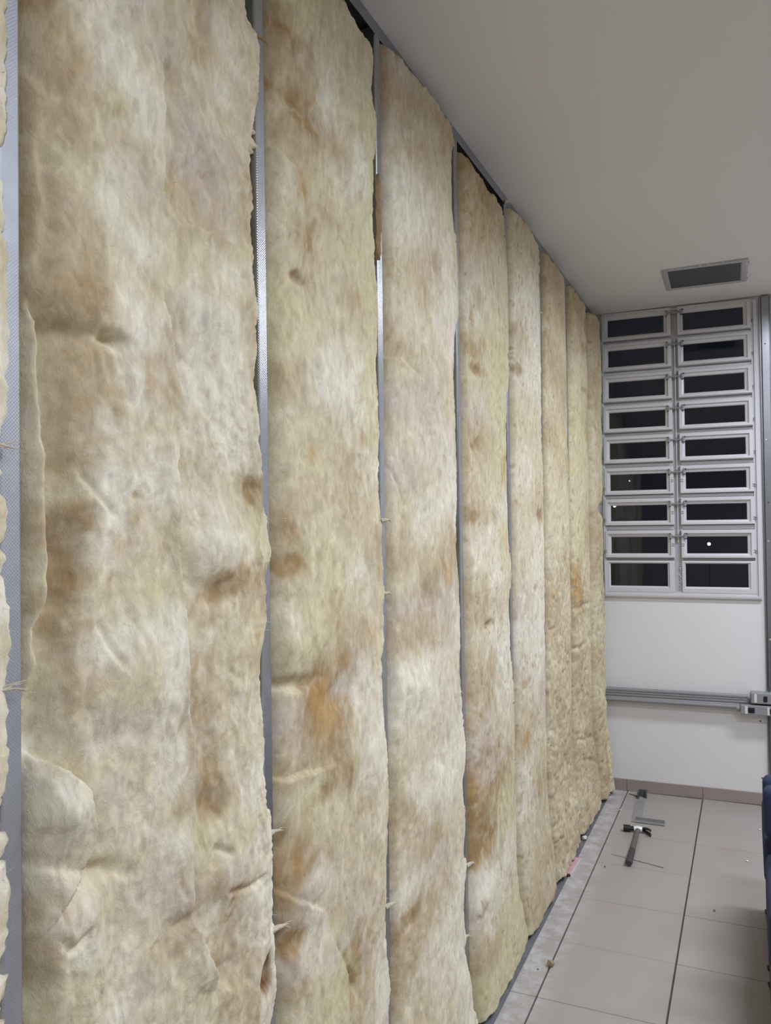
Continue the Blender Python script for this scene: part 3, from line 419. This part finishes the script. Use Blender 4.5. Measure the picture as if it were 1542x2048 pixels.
def grid_color(k, s, v, seed, gx, gy):
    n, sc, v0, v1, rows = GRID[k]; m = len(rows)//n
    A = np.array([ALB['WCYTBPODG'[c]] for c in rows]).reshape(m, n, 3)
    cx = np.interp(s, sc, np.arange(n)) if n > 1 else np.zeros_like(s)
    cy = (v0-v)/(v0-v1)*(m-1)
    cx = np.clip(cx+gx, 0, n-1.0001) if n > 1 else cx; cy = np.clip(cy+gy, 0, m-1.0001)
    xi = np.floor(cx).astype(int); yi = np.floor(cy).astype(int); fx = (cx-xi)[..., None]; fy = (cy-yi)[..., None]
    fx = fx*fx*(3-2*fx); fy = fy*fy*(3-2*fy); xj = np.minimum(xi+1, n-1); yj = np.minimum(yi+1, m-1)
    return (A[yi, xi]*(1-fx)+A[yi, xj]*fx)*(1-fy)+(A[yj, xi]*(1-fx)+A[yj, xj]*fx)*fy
def poly_dist(u, v, pts):
    best = np.full(u.shape, 9.); side = np.zeros(u.shape)
    for (a, b) in zip(pts, pts[1:]):
        ax, ay = a; dx, dy = b[0]-ax, b[1]-ay; L2 = dx*dx+dy*dy
        t = ((u-ax)*dx+(v-ay)*dy)/L2; tc = np.clip(t, 0, 1)
        ddx, ddy = u-ax-tc*dx, v-ay-tc*dy; d = np.hypot(ddx, ddy); cr = dx*ddy-dy*ddx
        m = d < best; best = np.where(m, d, best); side = np.where(m, np.sign(cr), side)
    return best, side   # side > 0 : to the right when the line runs downwards
def make_batt(k):
    nu, nv, bulge, vt, vb, label = BATT[k]; sd = 100+k*37
    t = np.linspace(0, 1, nv); s = np.linspace(0, 1, nu)
    s = .82*s+.18*(.5-.5*np.cos(np.pi*s)); t = .94*t+.06*(.5-.5*np.cos(np.pi*t))
    v1 = vb+(vt-vb)*t
    if k: a = STUD[k-1]; uL = a[0]+(a[1]-a[0])*v1/3+.0008
    else: uL = np.full(nv, .15)
    a = STUD[k]; uS = a[0]+(a[1]-a[0])*v1/3-FW
    rag = .006*fbm(v1*14, v1*0+3.1, sd+5)+.0085*fbm(v1*55, v1*0+1.7, sd+6, 4)
    if k in EDGE:
        e = sorted(EDGE[k]); uR = np.interp(v1, [q[0] for q in e], [q[1] for q in e]); rag *= .7; uR = uR-(.007 if k < 3 else .004)
    elif k == 8: uR = np.full(nv, 5.340)
    elif k == 0: uR = uS+.008+.009*fbm(v1*6, v1*0, sd+8)
    else: uR = uS+{5: .024, 6: .024, 7: .036}[k]+.007*fbm(v1*5, v1*0, sd+8)-{5: .022, 6: .024, 7: .0}[k]*sstep(1.9, 2.2, v1)
    uR = uR+rag+(.0028*fbm(v1*150, v1*0+7.7, sd+7, 2) if k < 4 else 0)
    if k < 8: uR = np.minimum(uR, uS+FW-.003); uL = uL+.002*np.abs(fbm(v1*20, v1*0+9, sd+4))
    U = uL[:, None]+(uR-uL)[:, None]*s[None, :]
    sx = s[None, :]*.6+k*3.7
    top = .016*fbm(U*12, U*0+.5, sd+20, 4)+.006*fbm(U*60, U*0+.5, sd+24, 3); bot = .014*fbm(U*14, U*0+2.5, sd+21, 4)
    if k in (2, 4): top -= .02*sstep(.55, .95, s)[None, :] if k == 2 else .03*sstep(.0, .5, s)[None, :]
    V = v1[:, None]+top*sstep(.93, 1, t)[:, None]+bot*sstep(.05, 0, t)[:, None]
    dl = np.maximum(U-uL[:, None], 0); dr = np.maximum(uR[:, None]-U, 0); dt = np.maximum(V.max(0)[None, :]-V, 0); db = np.maximum(V-V.min(0)[None, :], 0)
    def q(d, r): c = 1-np.clip(d/r, 0, 1); return np.sqrt(np.maximum(1-c*c, 0))
    rl = .045 if k in (1, 2) else .035
    env = np.minimum(np.minimum(q(dl, rl), q(dr, .022)), np.minimum(q(dt, .016), q(db, .010)))
    mid = np.clip(np.minimum(dl, dr)/.12, 0, 1); mid = mid*(2-mid)
    wx = .05*fbm(U*5, V*3, sd+30, 3); wy = .08*fbm(U*5+9, V*3, sd+33, 3)
    n1 = fbm((U+wx)*5.5, (V+wy)*2.6, sd+1, 3); n2 = fbm((U+wx)*16, (V+wy)*7, sd+2, 4); n3 = fbm((U+wx*.4)*60, (V+wy*.4)*40, sd+3, 4)
    rd = 1-np.abs(fbm((U+wx)*9, (V+wy)*4, sd+40, 3))*2.4; rd = np.clip(rd, 0, 1)**4
    rd2 = 1-np.abs(fbm((U+wx)*26, (V+wy)*11, sd+44, 3))*2.4; rd2 = np.clip(rd2, 0, 1)**3
    amp = 1.0 if k == 1 else .72
    h = bulge*(.35+.65*mid)+amp*(.013*n1+.008*n2+.0030*n3-.0022*rd-.0012*rd2)
    if k >= 6:
        low = sstep(1.9, 1.2, V); c1 = fbm(U*22, V*16, sd+50, 4); c2 = np.clip(1-np.abs(fbm(U*16+3, V*13, sd+55, 3))*2.6, 0, 1)**3
        h = h+low*(.010*c1-.0065*c2)+(1-low)*.004*c1
    h = h+.030*sstep(.5, .03, V)*(1 if k > 2 else .4)
    if k == 8: h = h+.02*sstep(5.12, 5.33, U)
    for (u0, v0, ru, rv, d) in LUMP.get(k, []):
        r2 = ((U-u0)/ru)**2+((V-v0)/rv)**2; h = h+d*np.exp(-r2*1.1)*(1+.25*n2)
    wob = .006*fbm(U*18, V*14, sd+60, 3)
    for (ty, wa, wb_, d, pts) in CREASE.get(k, []):
        ds, side = poly_dist(U+wob, V+wob, pts); p0, p1 = np.array(pts[0]), np.array(pts[-1])
        vmax, vmin = max(p[1] for p in pts), min(p[1] for p in pts)
        fade = sstep(vmin-.02, vmin+.05, V)*sstep(vmax+.02, vmax-.05, V) if vmax-vmin > .15 else np.ones_like(V)
        if ty == 'g':
            ww = np.where(side > 0, wb_, wa); h = h-d*np.exp(-(ds/ww)**2)*fade
        else:
            hi = d*.5*np.exp(-ds/.05)*sstep(0, wa, ds); lo = -d*np.exp(-ds/wb_)*sstep(0, wa*.6, ds)
            h = h+np.where(side > 0, lo, hi)*fade
    if k >= 3: h = h*(1-(.96 if k < 8 else .45)*np.exp(-(dr/(.05 if k == 3 else .10))**1.2)*sstep(.12, .6, V))+.0015*np.exp(-dr/.05)
    lap = (sstep(0, .004, uR-uS) if k < 8 else np.zeros(nv))[:, None]*sstep(.05, .02, dr)*sstep(.0, .02, db)*sstep(.0, .02, dt)
    base = -.055*(1-lap)+.0016*lap; h = np.where(lap > .5, np.maximum(h, .002), h)
    Hh = base+(np.maximum(h, -.04)-base)*env
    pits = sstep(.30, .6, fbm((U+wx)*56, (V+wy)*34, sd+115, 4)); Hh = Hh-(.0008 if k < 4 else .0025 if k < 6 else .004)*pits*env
    # tint
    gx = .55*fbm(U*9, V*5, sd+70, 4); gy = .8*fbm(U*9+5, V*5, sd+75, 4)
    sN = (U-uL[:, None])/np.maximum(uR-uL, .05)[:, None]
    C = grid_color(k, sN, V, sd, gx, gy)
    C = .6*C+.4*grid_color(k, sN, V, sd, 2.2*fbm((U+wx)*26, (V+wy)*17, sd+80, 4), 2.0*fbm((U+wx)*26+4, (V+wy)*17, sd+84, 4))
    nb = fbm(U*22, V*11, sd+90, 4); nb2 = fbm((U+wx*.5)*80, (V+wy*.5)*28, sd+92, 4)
    for (u0, v0, ru, rv, c, stg) in STAIN_SHADE.get(k, []):
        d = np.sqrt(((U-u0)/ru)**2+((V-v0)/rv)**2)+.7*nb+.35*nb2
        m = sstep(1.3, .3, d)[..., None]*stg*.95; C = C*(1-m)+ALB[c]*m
    st = fbm((U+wx*.6)*62, (V+wy*.6)*34, sd+95, 4)[..., None]; bl = fbm(U*40, V*28, sd+97, 4)[..., None]
    C = C*(1+.10*st*np.array([.8, 1, 1.4])+.09*bl)
    # pocked brown flecks
    fk = sstep(.34, .62, fbm((U+wx)*28, (V+wy)*17, sd+99, 3))[..., None]*(.32 if k < 5 else .4); C = C*(1-fk)+ALB['T']*fk
    ws_ = (np.clip(1-np.abs(fbm((U+wx*1.5)*22, (V+wy*1.5)*13, sd+110, 4))*3.2, 0, 1)**2)[..., None]*.2; C = C*(1-ws_)+ALB['W']*1.03*ws_
    pk = pits[..., None]*(.25 if k < 4 else .5); C = C*(1-pk)+ALB['B']*pk  # brown flecks laid into the pits, painting their crevices darker
    C = np.clip(C, .01, .9)
    # mesh (+ a skirt back into the cavity)
    P = np.stack([Hh, U, V], -1)
    ring = np.concatenate([P[:1], P, P[-1:]], 0); ring = np.concatenate([ring[:, :1], ring, ring[:, -1:], ring[:, -1:]], 1).copy()
    ue = np.concatenate([uS[:1], uS, uS[-1:]])-.003; ring[:, -2:, 1] = np.minimum(ring[:, -2:, 1], ue[:, None]) if k < 8 else ring[:, -2:, 1]
    ring[0, :, 0] = ring[-1, :, 0] = -.085; ring[:, 0, 0] = ring[:, -1, 0] = -.085
    CC = np.concatenate([C[:1], C, C[-1:]], 0); CC = np.concatenate([CC[:, :1], CC, CC[:, -1:], CC[:, -1:]], 1)
    m_, n_ = ring.shape[:2]; idx = np.arange(m_*n_).reshape(m_, n_)
    F = np.stack([idx[:-1, :-1], idx[:-1, 1:], idx[1:, 1:], idx[1:, :-1]], -1).reshape(-1, 4)
    me = bpy.data.meshes.new('insulation_batt'); nf = len(F)
    me.vertices.add(m_*n_); me.vertices.foreach_set('co', ring.reshape(-1).astype(np.float32))
    me.loops.add(nf*4); me.loops.foreach_set('vertex_index', F.reshape(-1).astype(np.int32))
    me.polygons.add(nf); me.polygons.foreach_set('loop_start', np.arange(0, nf*4, 4, dtype=np.int32))
    me.polygons.foreach_set('use_smooth', np.ones(nf, bool)); me.update(calc_edges=True)
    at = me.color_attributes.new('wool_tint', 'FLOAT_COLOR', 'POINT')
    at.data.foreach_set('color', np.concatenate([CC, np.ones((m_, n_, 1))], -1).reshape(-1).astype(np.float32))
    me.materials.append(M_wool)
    o = link(bpy.data.objects.new('insulation_batt', me)); meta(o, label, 'insulation', 'glass wool batts between the studs')
    # loose fibres along the torn edges and over the face
    rg = np.random.RandomState(sd); vs, fs = [], []
    for i in range(260 if k < 5 else 120):
        if rg.rand() < .55: j = nu-2-rg.randint(3); 
        else: j = rg.randint(3, nu-3)
        r_ = rg.randint(10, nv-10); b0 = P[r_, j]
        L_ = rg.uniform(.005, .016); d = np.array([rg.uniform(.2, 1), rg.uniform(-.4, 1), rg.uniform(-1, .6)]); d /= np.linalg.norm(d)
        e = np.cross(d, rg.randn(3)); e /= np.linalg.norm(e); c_ = rg.randn(3)*.3; wd = rg.uniform(.00025, .0007)
        b1 = len(vs)
        for q_ in range(4):
            p_ = b0-d*.002+d*L_*q_/3+c_*L_*(q_/3)**2; ww = wd*(1-q_/3.4); vs += [p_-e*ww, p_+e*ww]
        for q_ in range(3): fs.append((b1+2*q_, b1+2*q_+1, b1+2*q_+3, b1+2*q_+2))
    fo = mobj('loose_fibres', vs, fs, M_fibre, o); fo['kind'] = 'stuff'
    return o
batts = {k: make_batt(k) for k in BATT}
# pulled tufts of wool at the batt edges
for (k, u, v, Lpx) in TUFT:
    if not Lpx: continue
    rg = random.Random(int(u*1000)); L_ = {14: .030, 18: .038, 12: .028, 10: .024, 8: .02, 40: .05, 45: .06}[Lpx]
    mb = MB(); up = (0, 0, 1)
    base = Vector((.000, u-L_*1.35, v+.004)); tip = Vector((.012, u+L_*.12, v-.002)); pts = []; rad = []
    for i in range(7):
        f_ = i/6; p_ = base.lerp(tip, f_); p_.z += .006*math.sin(f_*3)+rg.uniform(-.001, .001); p_.x += .008*math.sin(f_*2.4); pts.append(p_); rad.append(max(.0004, (.0095 if k else .005)*(1-f_)**1.15*rg.uniform(.8, 1.15)))
    mb.tube(pts, rad, 9, .8, up)
    for q_ in range(7):
        e_ = Vector((rg.uniform(0, .4), rg.uniform(.6, 1), rg.uniform(-.35, .2))).normalized()*L_*rg.uniform(.35, .8); b0 = pts[rg.randrange(1, 4)]
        mb.tube([b0, b0+e_*.5+Vector((0, 0, .002)), b0+e_], [.0016, .0009, .0003], 5, 1, up)
    o = mb.build('wool_tuft', M_tan if (Lpx == 12 and v > 2) else M_tuft, batts[k], True)
# torn tan strip over the second stud's upper left edge
vs = []; fs = []; n = 26; rg = random.Random(5)
for i in range(n):
    f_ = i/(n-1); z = 2.64-.23*f_*1.0; wd = .026*math.sin(math.pi*min(1, f_*1.02))**.5*(.75+.35*rg.random())
    u = STUD[2][0]-FW+.002-.010
    for j in range(5):
        g = j/4; vs.append((.006+.010*math.sin(g*3.1)+rg.uniform(-.0015, .0015), u-.006+wd*g+rg.uniform(-.0015, .0015), z))
for i in range(n-1):
    for j in range(4): a = i*5+j; fs.append((a, a+1, a+6, a+5))
o = mobj('torn_strip', vs, fs, M_tan, batts[2], True); meta(o, 'torn tan strip of wool')

# ------------------------------------------------------------------ ceiling lights (outside the photo, they light the room)
for i, (x, y, wt) in enumerate(LAMPS):
    t = empty('ceiling_light', (x, y, ceil_z(x))); meta(t, 'long white recessed ceiling light, '+('nearest the window wall', 'middle one of the row', 'farthest from the window wall')[i], 'ceiling light', 'ceiling lights of the room')
    MB().ring(-.63, .63, -.18, .18, (.03, .03, .03, .03), [(0, 0), (0, .006), (1, .006), (1, 0)]).build('housing', M_frame, t).rotation_euler = (math.pi/2, 0, 0)
    MB().box(-.6, .6, -.15, .15, -.004, -.001).build('diffuser', M_diff, t)
    area_light(x, y, wt, t)

# ------------------------------------------------------------------ ceiling vent
vt = empty('ceiling_vent', (.698, 4.778, ceil_z(.698))); vt.rotation_euler = (0, 0, .02)
meta(vt, 'square aluminium air vent with fine blades set in the white ceiling', 'vent')
b = MB().ring(-.214, .214, -.207, .207, (.03, .034, .033, .033), [(0, -.002), (0, .007), (.2, .009), (.8, .009), (1, .004), (1, -.004)])
fo = b.build('vent_frame', M_vent, vt); fo.rotation_euler = (math.pi/2, 0, 0)
mb = MB()
for i in range(18):
    y = -.166+.332*i/17
    bb_ = bmesh.new(); bmesh.ops.create_cube(bb_, size=1); bmesh.ops.scale(bb_, vec=(.372, .0105, .0016), verts=bb_.verts)
    mb.add(bb_, Matrix.Translation((-.002, y, -.0035)) @ Matrix.Rotation(-.35, 4, 'X'))
o = mb.build('vent_blades', M_vblade, vt); o['kind'] = 'stuff'
MB().box(-.186, .182, -.174, .174, -.0006, -.0002).build('vent_backing', M_dark, vt)
rg = random.Random(9); mb = MB()
for i in range(26):
    e = rg.choice((0, 0, 1, 2)); f_ = rg.uniform(-.2, .2)
    x, y = ((-.214, f_), (f_, -.207), (.214, f_))[e]; r_ = rg.uniform(.003, .009)
    mb.box(x-r_, x+r_, y-r_*.7, y+r_*.7, -.004-rg.random()*.006, 0, .0015, 1)
meta(mb.build('plaster_smear', M_gyp, vt), 'plaster smears round the frame', kind='stuff')

# ------------------------------------------------------------------ conduits and boxes on the far wall
def on_b(name, label, cat, group=None):
    t = on_back(name); meta(t, label, cat, group); return t
for (z, dz, r, x1, lab, xo) in ((.652, .004, .0135, .885, 'topmost grey conduit pipe along the white wall', .05), (.6185, .004, .0125, .86, 'middle grey conduit pipe tucked between two other pipes', .040), (.588, .002, .0135, .825, 'lowest grey conduit pipe along the white wall', .05)):
    o = MB().tube([(-.02, -xo, z), (.3, -xo, z+dz*.3), (.6, -xo, z+dz*.7), (x1, -xo, z+dz)], r, 18).build('conduit_pipe', M_pvc, None, True)
    o.location = (0, YB, 0); o.rotation_euler = (0, 0, RB); meta(o, lab, 'pipe', 'conduit pipes on the window wall')
def jbox(x0, x1, z0, z1, lab, marks):
    t = on_b('junction_box', lab, 'electrical box', 'grey electrical boxes on the window wall')
    MB().box(x0, x1, -.082, -.006, z0, z1, .005, 2).build('body', M_box, t)
    MB().cyl((x0-.02, -.05, (z0+z1)/2), (x0+.004, -.05, (z0+z1)/2), .019, n=18).build('pipe_hub', M_pvc, t)
    for kind, a, b_ in marks:
        zm = (z0+z1)/2; hh = (z1-z0)/2
        if kind == 'l': MB().box(a, b_, -.0832, -.0818, zm-hh*.8, zm+hh*.8, .0004, 1).build('sticker', M_label, t)
        else: MB().box(a, b_, -.0834, -.081, zm-hh*.55, zm+hh*.5, .004, 2).build('socket_hole', M_black, t)
    MB().cyl((x0+.008, -.083, z0+.012), (x0+.008, -.085, z0+.012), .003, n=8).build('screw', M_screw, t)
jbox(.885, 1.06, .622, .686, 'upper grey electrical box on the conduit at the post', [('l', .903, .917), ('s', .953, .974)])
jbox(.826, 1.03, .553, .611, 'lower grey electrical box on the conduit, reaching further left', [('l', .851, .866), ('s', .869, .904), ('l', .973, .985), ('s', .987, 1.02)])

# ------------------------------------------------------------------ steel post on the far wall
t = on_b('steel_post', 'upright galvanised steel channel screwed to the white wall right of the window', 'post')
pf = [(.975, 0), (.975, -.012), (.9765, -.0135), (.984, -.0135), (.9855, -.012), (.987, -.032), (.989, -.034), (1.026, -.034), (1.028, -.032), (1.029, -.012), (1.037, -.0135), (1.039, -.012), (1.039, 0)]
MB().prism(pf, (.0, 3.07)).build('channel', M_galv, t)
for z in (1.589, .98+.02, .45, 2.2): MB().cyl((.999, -.0338, z), (.999, -.038, z), .007, .005, n=12).build('screw', M_screw, t)
for z in (1.8225, .93, 2.78): MB().cyl((1.004, -.0335, z), (1.004, -.0346, z), .004, n=10).build('screw_hole', M_black, t)
for (x, z, lab) in ((.937, .503, 'small dark fixing hole in the white wall just under the boxes'), (.941, .161, 'small dark fixing hole in the white wall just above the skirting')):
    o = MB().cyl((x, .002, z), (x, -.0012, z), .0045, n=10).build('wall_plug', M_black); o.location = (0, YB, 0); o.rotation_euler = (0, 0, RB); meta(o, lab, 'wall plug')

# ------------------------------------------------------------------ things on the floor
t = empty('claw_hammer', (.305, 4.66, 0)); meta(t, 'claw hammer with black head lying on the tiles', 'hammer')
ax = Vector((.013, -.5, 0)).normalized(); hd = Vector((.99, .13, 0))
zc = .019
MB().tube([ax*-.012+Vector((0, 0, zc)), ax*.05+Vector((0, 0, zc)), ax*.2+Vector((0, 0, zc)), ax*.30+Vector((0, 0, zc))], [.013, .0125, .014, .015], 14, .75).build('handle', M_handle, t, True)
MB().tube([ax*.30+Vector((0, 0, zc)), ax*.34+Vector((0, 0, zc)), ax*.44+Vector((0, 0, zc)), ax*.475+Vector((0, 0, zc)), ax*.485+Vector((0, 0, zc))], [.0155, .0165, .0165, .018, .014], 14, .8).build('grip', M_grip, t, True)
mb = MB(); mb.cyl(hd*-.078+Vector((0, 0, zc)), hd*-.04+Vector((0, 0, zc)), .018, n=18); mb.cyl(hd*-.04+Vector((0, 0, zc)), hd*-.02+Vector((0, 0, zc)), .013, n=18)
ho = mb.build('hammer_face', M_darksteel, t, True)
MB().tube([hd*-.022+Vector((0, 0, zc)), hd*-.0+Vector((0, 0, zc+.001)), hd*.022+Vector((0, 0, zc))], [.015, .0175, .015], 14, .95).build('cheek', M_shiny, t, True)
for s_ in (-1, 1):
    pts = [hd*.018+Vector((0, 0, zc+s_*.004)), hd*.045+Vector((0, -.008, zc+s_*.009)), hd*.065+Vector((0, -.03, zc+s_*.011)), hd*.07+Vector((.002, -.06, zc+s_*.012))]
    MB().tube(pts, [.013, .012, .009, .003], 10, .55).build('claw', M_darksteel, t, True)

t = empty('steel_bracket', (.28, 4.84, 0)); meta(t, 'L-shaped steel offcut lying behind the hammer', 'metal offcut')
MB().prism([(-.03, -.03), (.022, -.03), (-.0, .355), (-.052, .35)], (.001, .0035)).build('flat_plate', M_steel, t)
mb = MB(); mb.prism([(-.01, -.035), (.150, -.032), (.150, .004), (-.01, .008)], (.003, .005)); mb.prism([(-.012, .002), (.148, .0), (.148, .004), (-.012, .006)], (.003, .022)); mb.build('angle_leg', M_steel, t)
MB().prism([(.0, .0065), (.148, .0045), (.148, .0055), (.0, .0078)], (.004, .021)).build('dark_lip', M_darksteel, t)
t = empty('steel_clip', (.245, 5.28, 0)); meta(t, 'small dark bent steel offcut near the skirting tiles', 'metal offcut')
MB().box(-.01, .04, -.004, .004, 0, .045, .001, 1).box(-.012, -.004, -.06, .004, 0, .04, .001, 1).box(.032, .04, -.03, .004, .0, .05, .001, 1).build('folded_sheet', M_midsteel, t)
MB().prism([(-.07, .012), (-.01, -.02), (-.008, -.008), (-.066, .02)], (.0, .004)).build('bent_tail', M_midsteel, t)
o = MB().tube([(.212, 4.3055, .0028), (.3, 4.281, .0028), (.39, 4.256, .003), (.477, 4.2295, .0034)], [.0018, .0024, .003, .0036], 8).build('thin_stick', M_wood, None, True)
meta(o, 'thin pale stick lying under the hammer handle', 'stick')
t = empty('board_offcut', (.066, 4.06, 0)); t.rotation_euler = (0, 0, -.05); meta(t, 'narrow pink-faced plasterboard offcut beside the floor track', 'plasterboard')
MB().box(-.017, .012, -.105, .105, 0, .0118, .0008, 1).build('gypsum_core', M_gyp, t)
MB().box(-.0175, .011, -.105, .105, .0116, .0128, .0003, 1).build('pink_face', M_pink, t)
MB().box(-.017, .0125, -.1075, -.1048, 0, .0125, .0005, 1).build('cut_end', M_end, t)
def lump(name, x, y, r, m, label, cat, sq=.7, seed=1, z=None):
    rg = random.Random(seed); b = bmesh.new(); bmesh.ops.create_icosphere(b, subdivisions=3 if r > .01 else 2, radius=r)
    ph = [rg.uniform(0, 6) for _ in range(6)]
    for v in b.verts:
        n = v.co.normalized(); k = 1+.22*math.sin(n.x*4+ph[0])*math.sin(n.y*4+ph[1])+.14*math.sin(n.z*7+n.x*6+ph[2])+rg.uniform(-.08, .08); v.co = n*r*k; v.co.z *= sq
    zmin = min(v.co.z for v in b.verts)
    mb = MB(); mb.add(b); o = mb.build(name, m, None, True); o.location = (x, y, -zmin if z is None else z-zmin); return meta(o, label, cat)
lump('wool_crumb', .163, 3.125, .0125, M_crumb, 'brown crumb of insulation on a tile joint near the bottom of the photo', 'crumb', .85, 3)
lump('grit', .2091, 4.1318, .0045, M_chipd, 'dark bit of grit on the tile left of the hammer handle end', 'grit', .6, 4)
lump('grit', .7237, 3.848, .006, M_crumb, 'pale brown bit of grit on the open tiles near the navy chair', 'grit', .7, 5)
lump('grit', .1225, 3.085, .004, M_chipd, 'tiny dark speck on the tile strip below the brown crumb', 'grit', .5, 6)
lump('plaster_chip', .166, 4.98, .006, M_chipw, 'white plaster chip on the tile left of the steel bracket', 'chip', .5, 7)
lump('plaster_chip', .855, 4.47, .007, M_chipw, 'white plaster chip on the tiles toward the navy chair, larger of two', 'chip', .4, 8)
lump('plaster_chip', .918, 4.95, .006, M_chipw, 'white plaster chip near the skirting by the navy chair', 'chip', .5, 9)
lump('plaster_chip', .05, 4.45, .013, M_gyp, 'whitish plaster lump by the floor track under the last studs', 'chip', .8, 11, -.004)

# ------------------------------------------------------------------ navy chairs at the right edge
def chair(y_back, face, label):
    t = empty('reception_chair', (.921+.26, y_back, 0)); t.rotation_euler = (0, 0, 0 if face < 0 else math.pi); meta(t, label, 'chair', 'navy reception chairs')
    MB().box(-.26, .26, -.055, .04, .555, .735, .028, 4).build('backrest', M_navy, t, True)
    MB().box(-.257, .26, -.54, -.0, .315, .498, .03, 4).build('seat', M_navy, t, True)
    MB().box(-.235, .235, -.045, .03, .40, .58, .006, 1).build('back_support', M_black, t)
    MB().box(-.25, .25, -.515, .02, .010, .325, .006, 1).build('underseat_block', M_black, t)  # black block added for the dark under the seat; makes its shadow solid
    for sx in (-1, 1):
        for yy in (-.49, .0): MB().cyl((sx*.236, yy, .012), (sx*.236, yy, 0), .022, .018, n=12).build('foot', M_black, t)
    return t
chair(3.30, -1, 'navy upholstered chair at the right photo edge, its back toward the far wall')
chair(3.42, 1, 'second navy upholstered chair standing back to back behind the visible one')
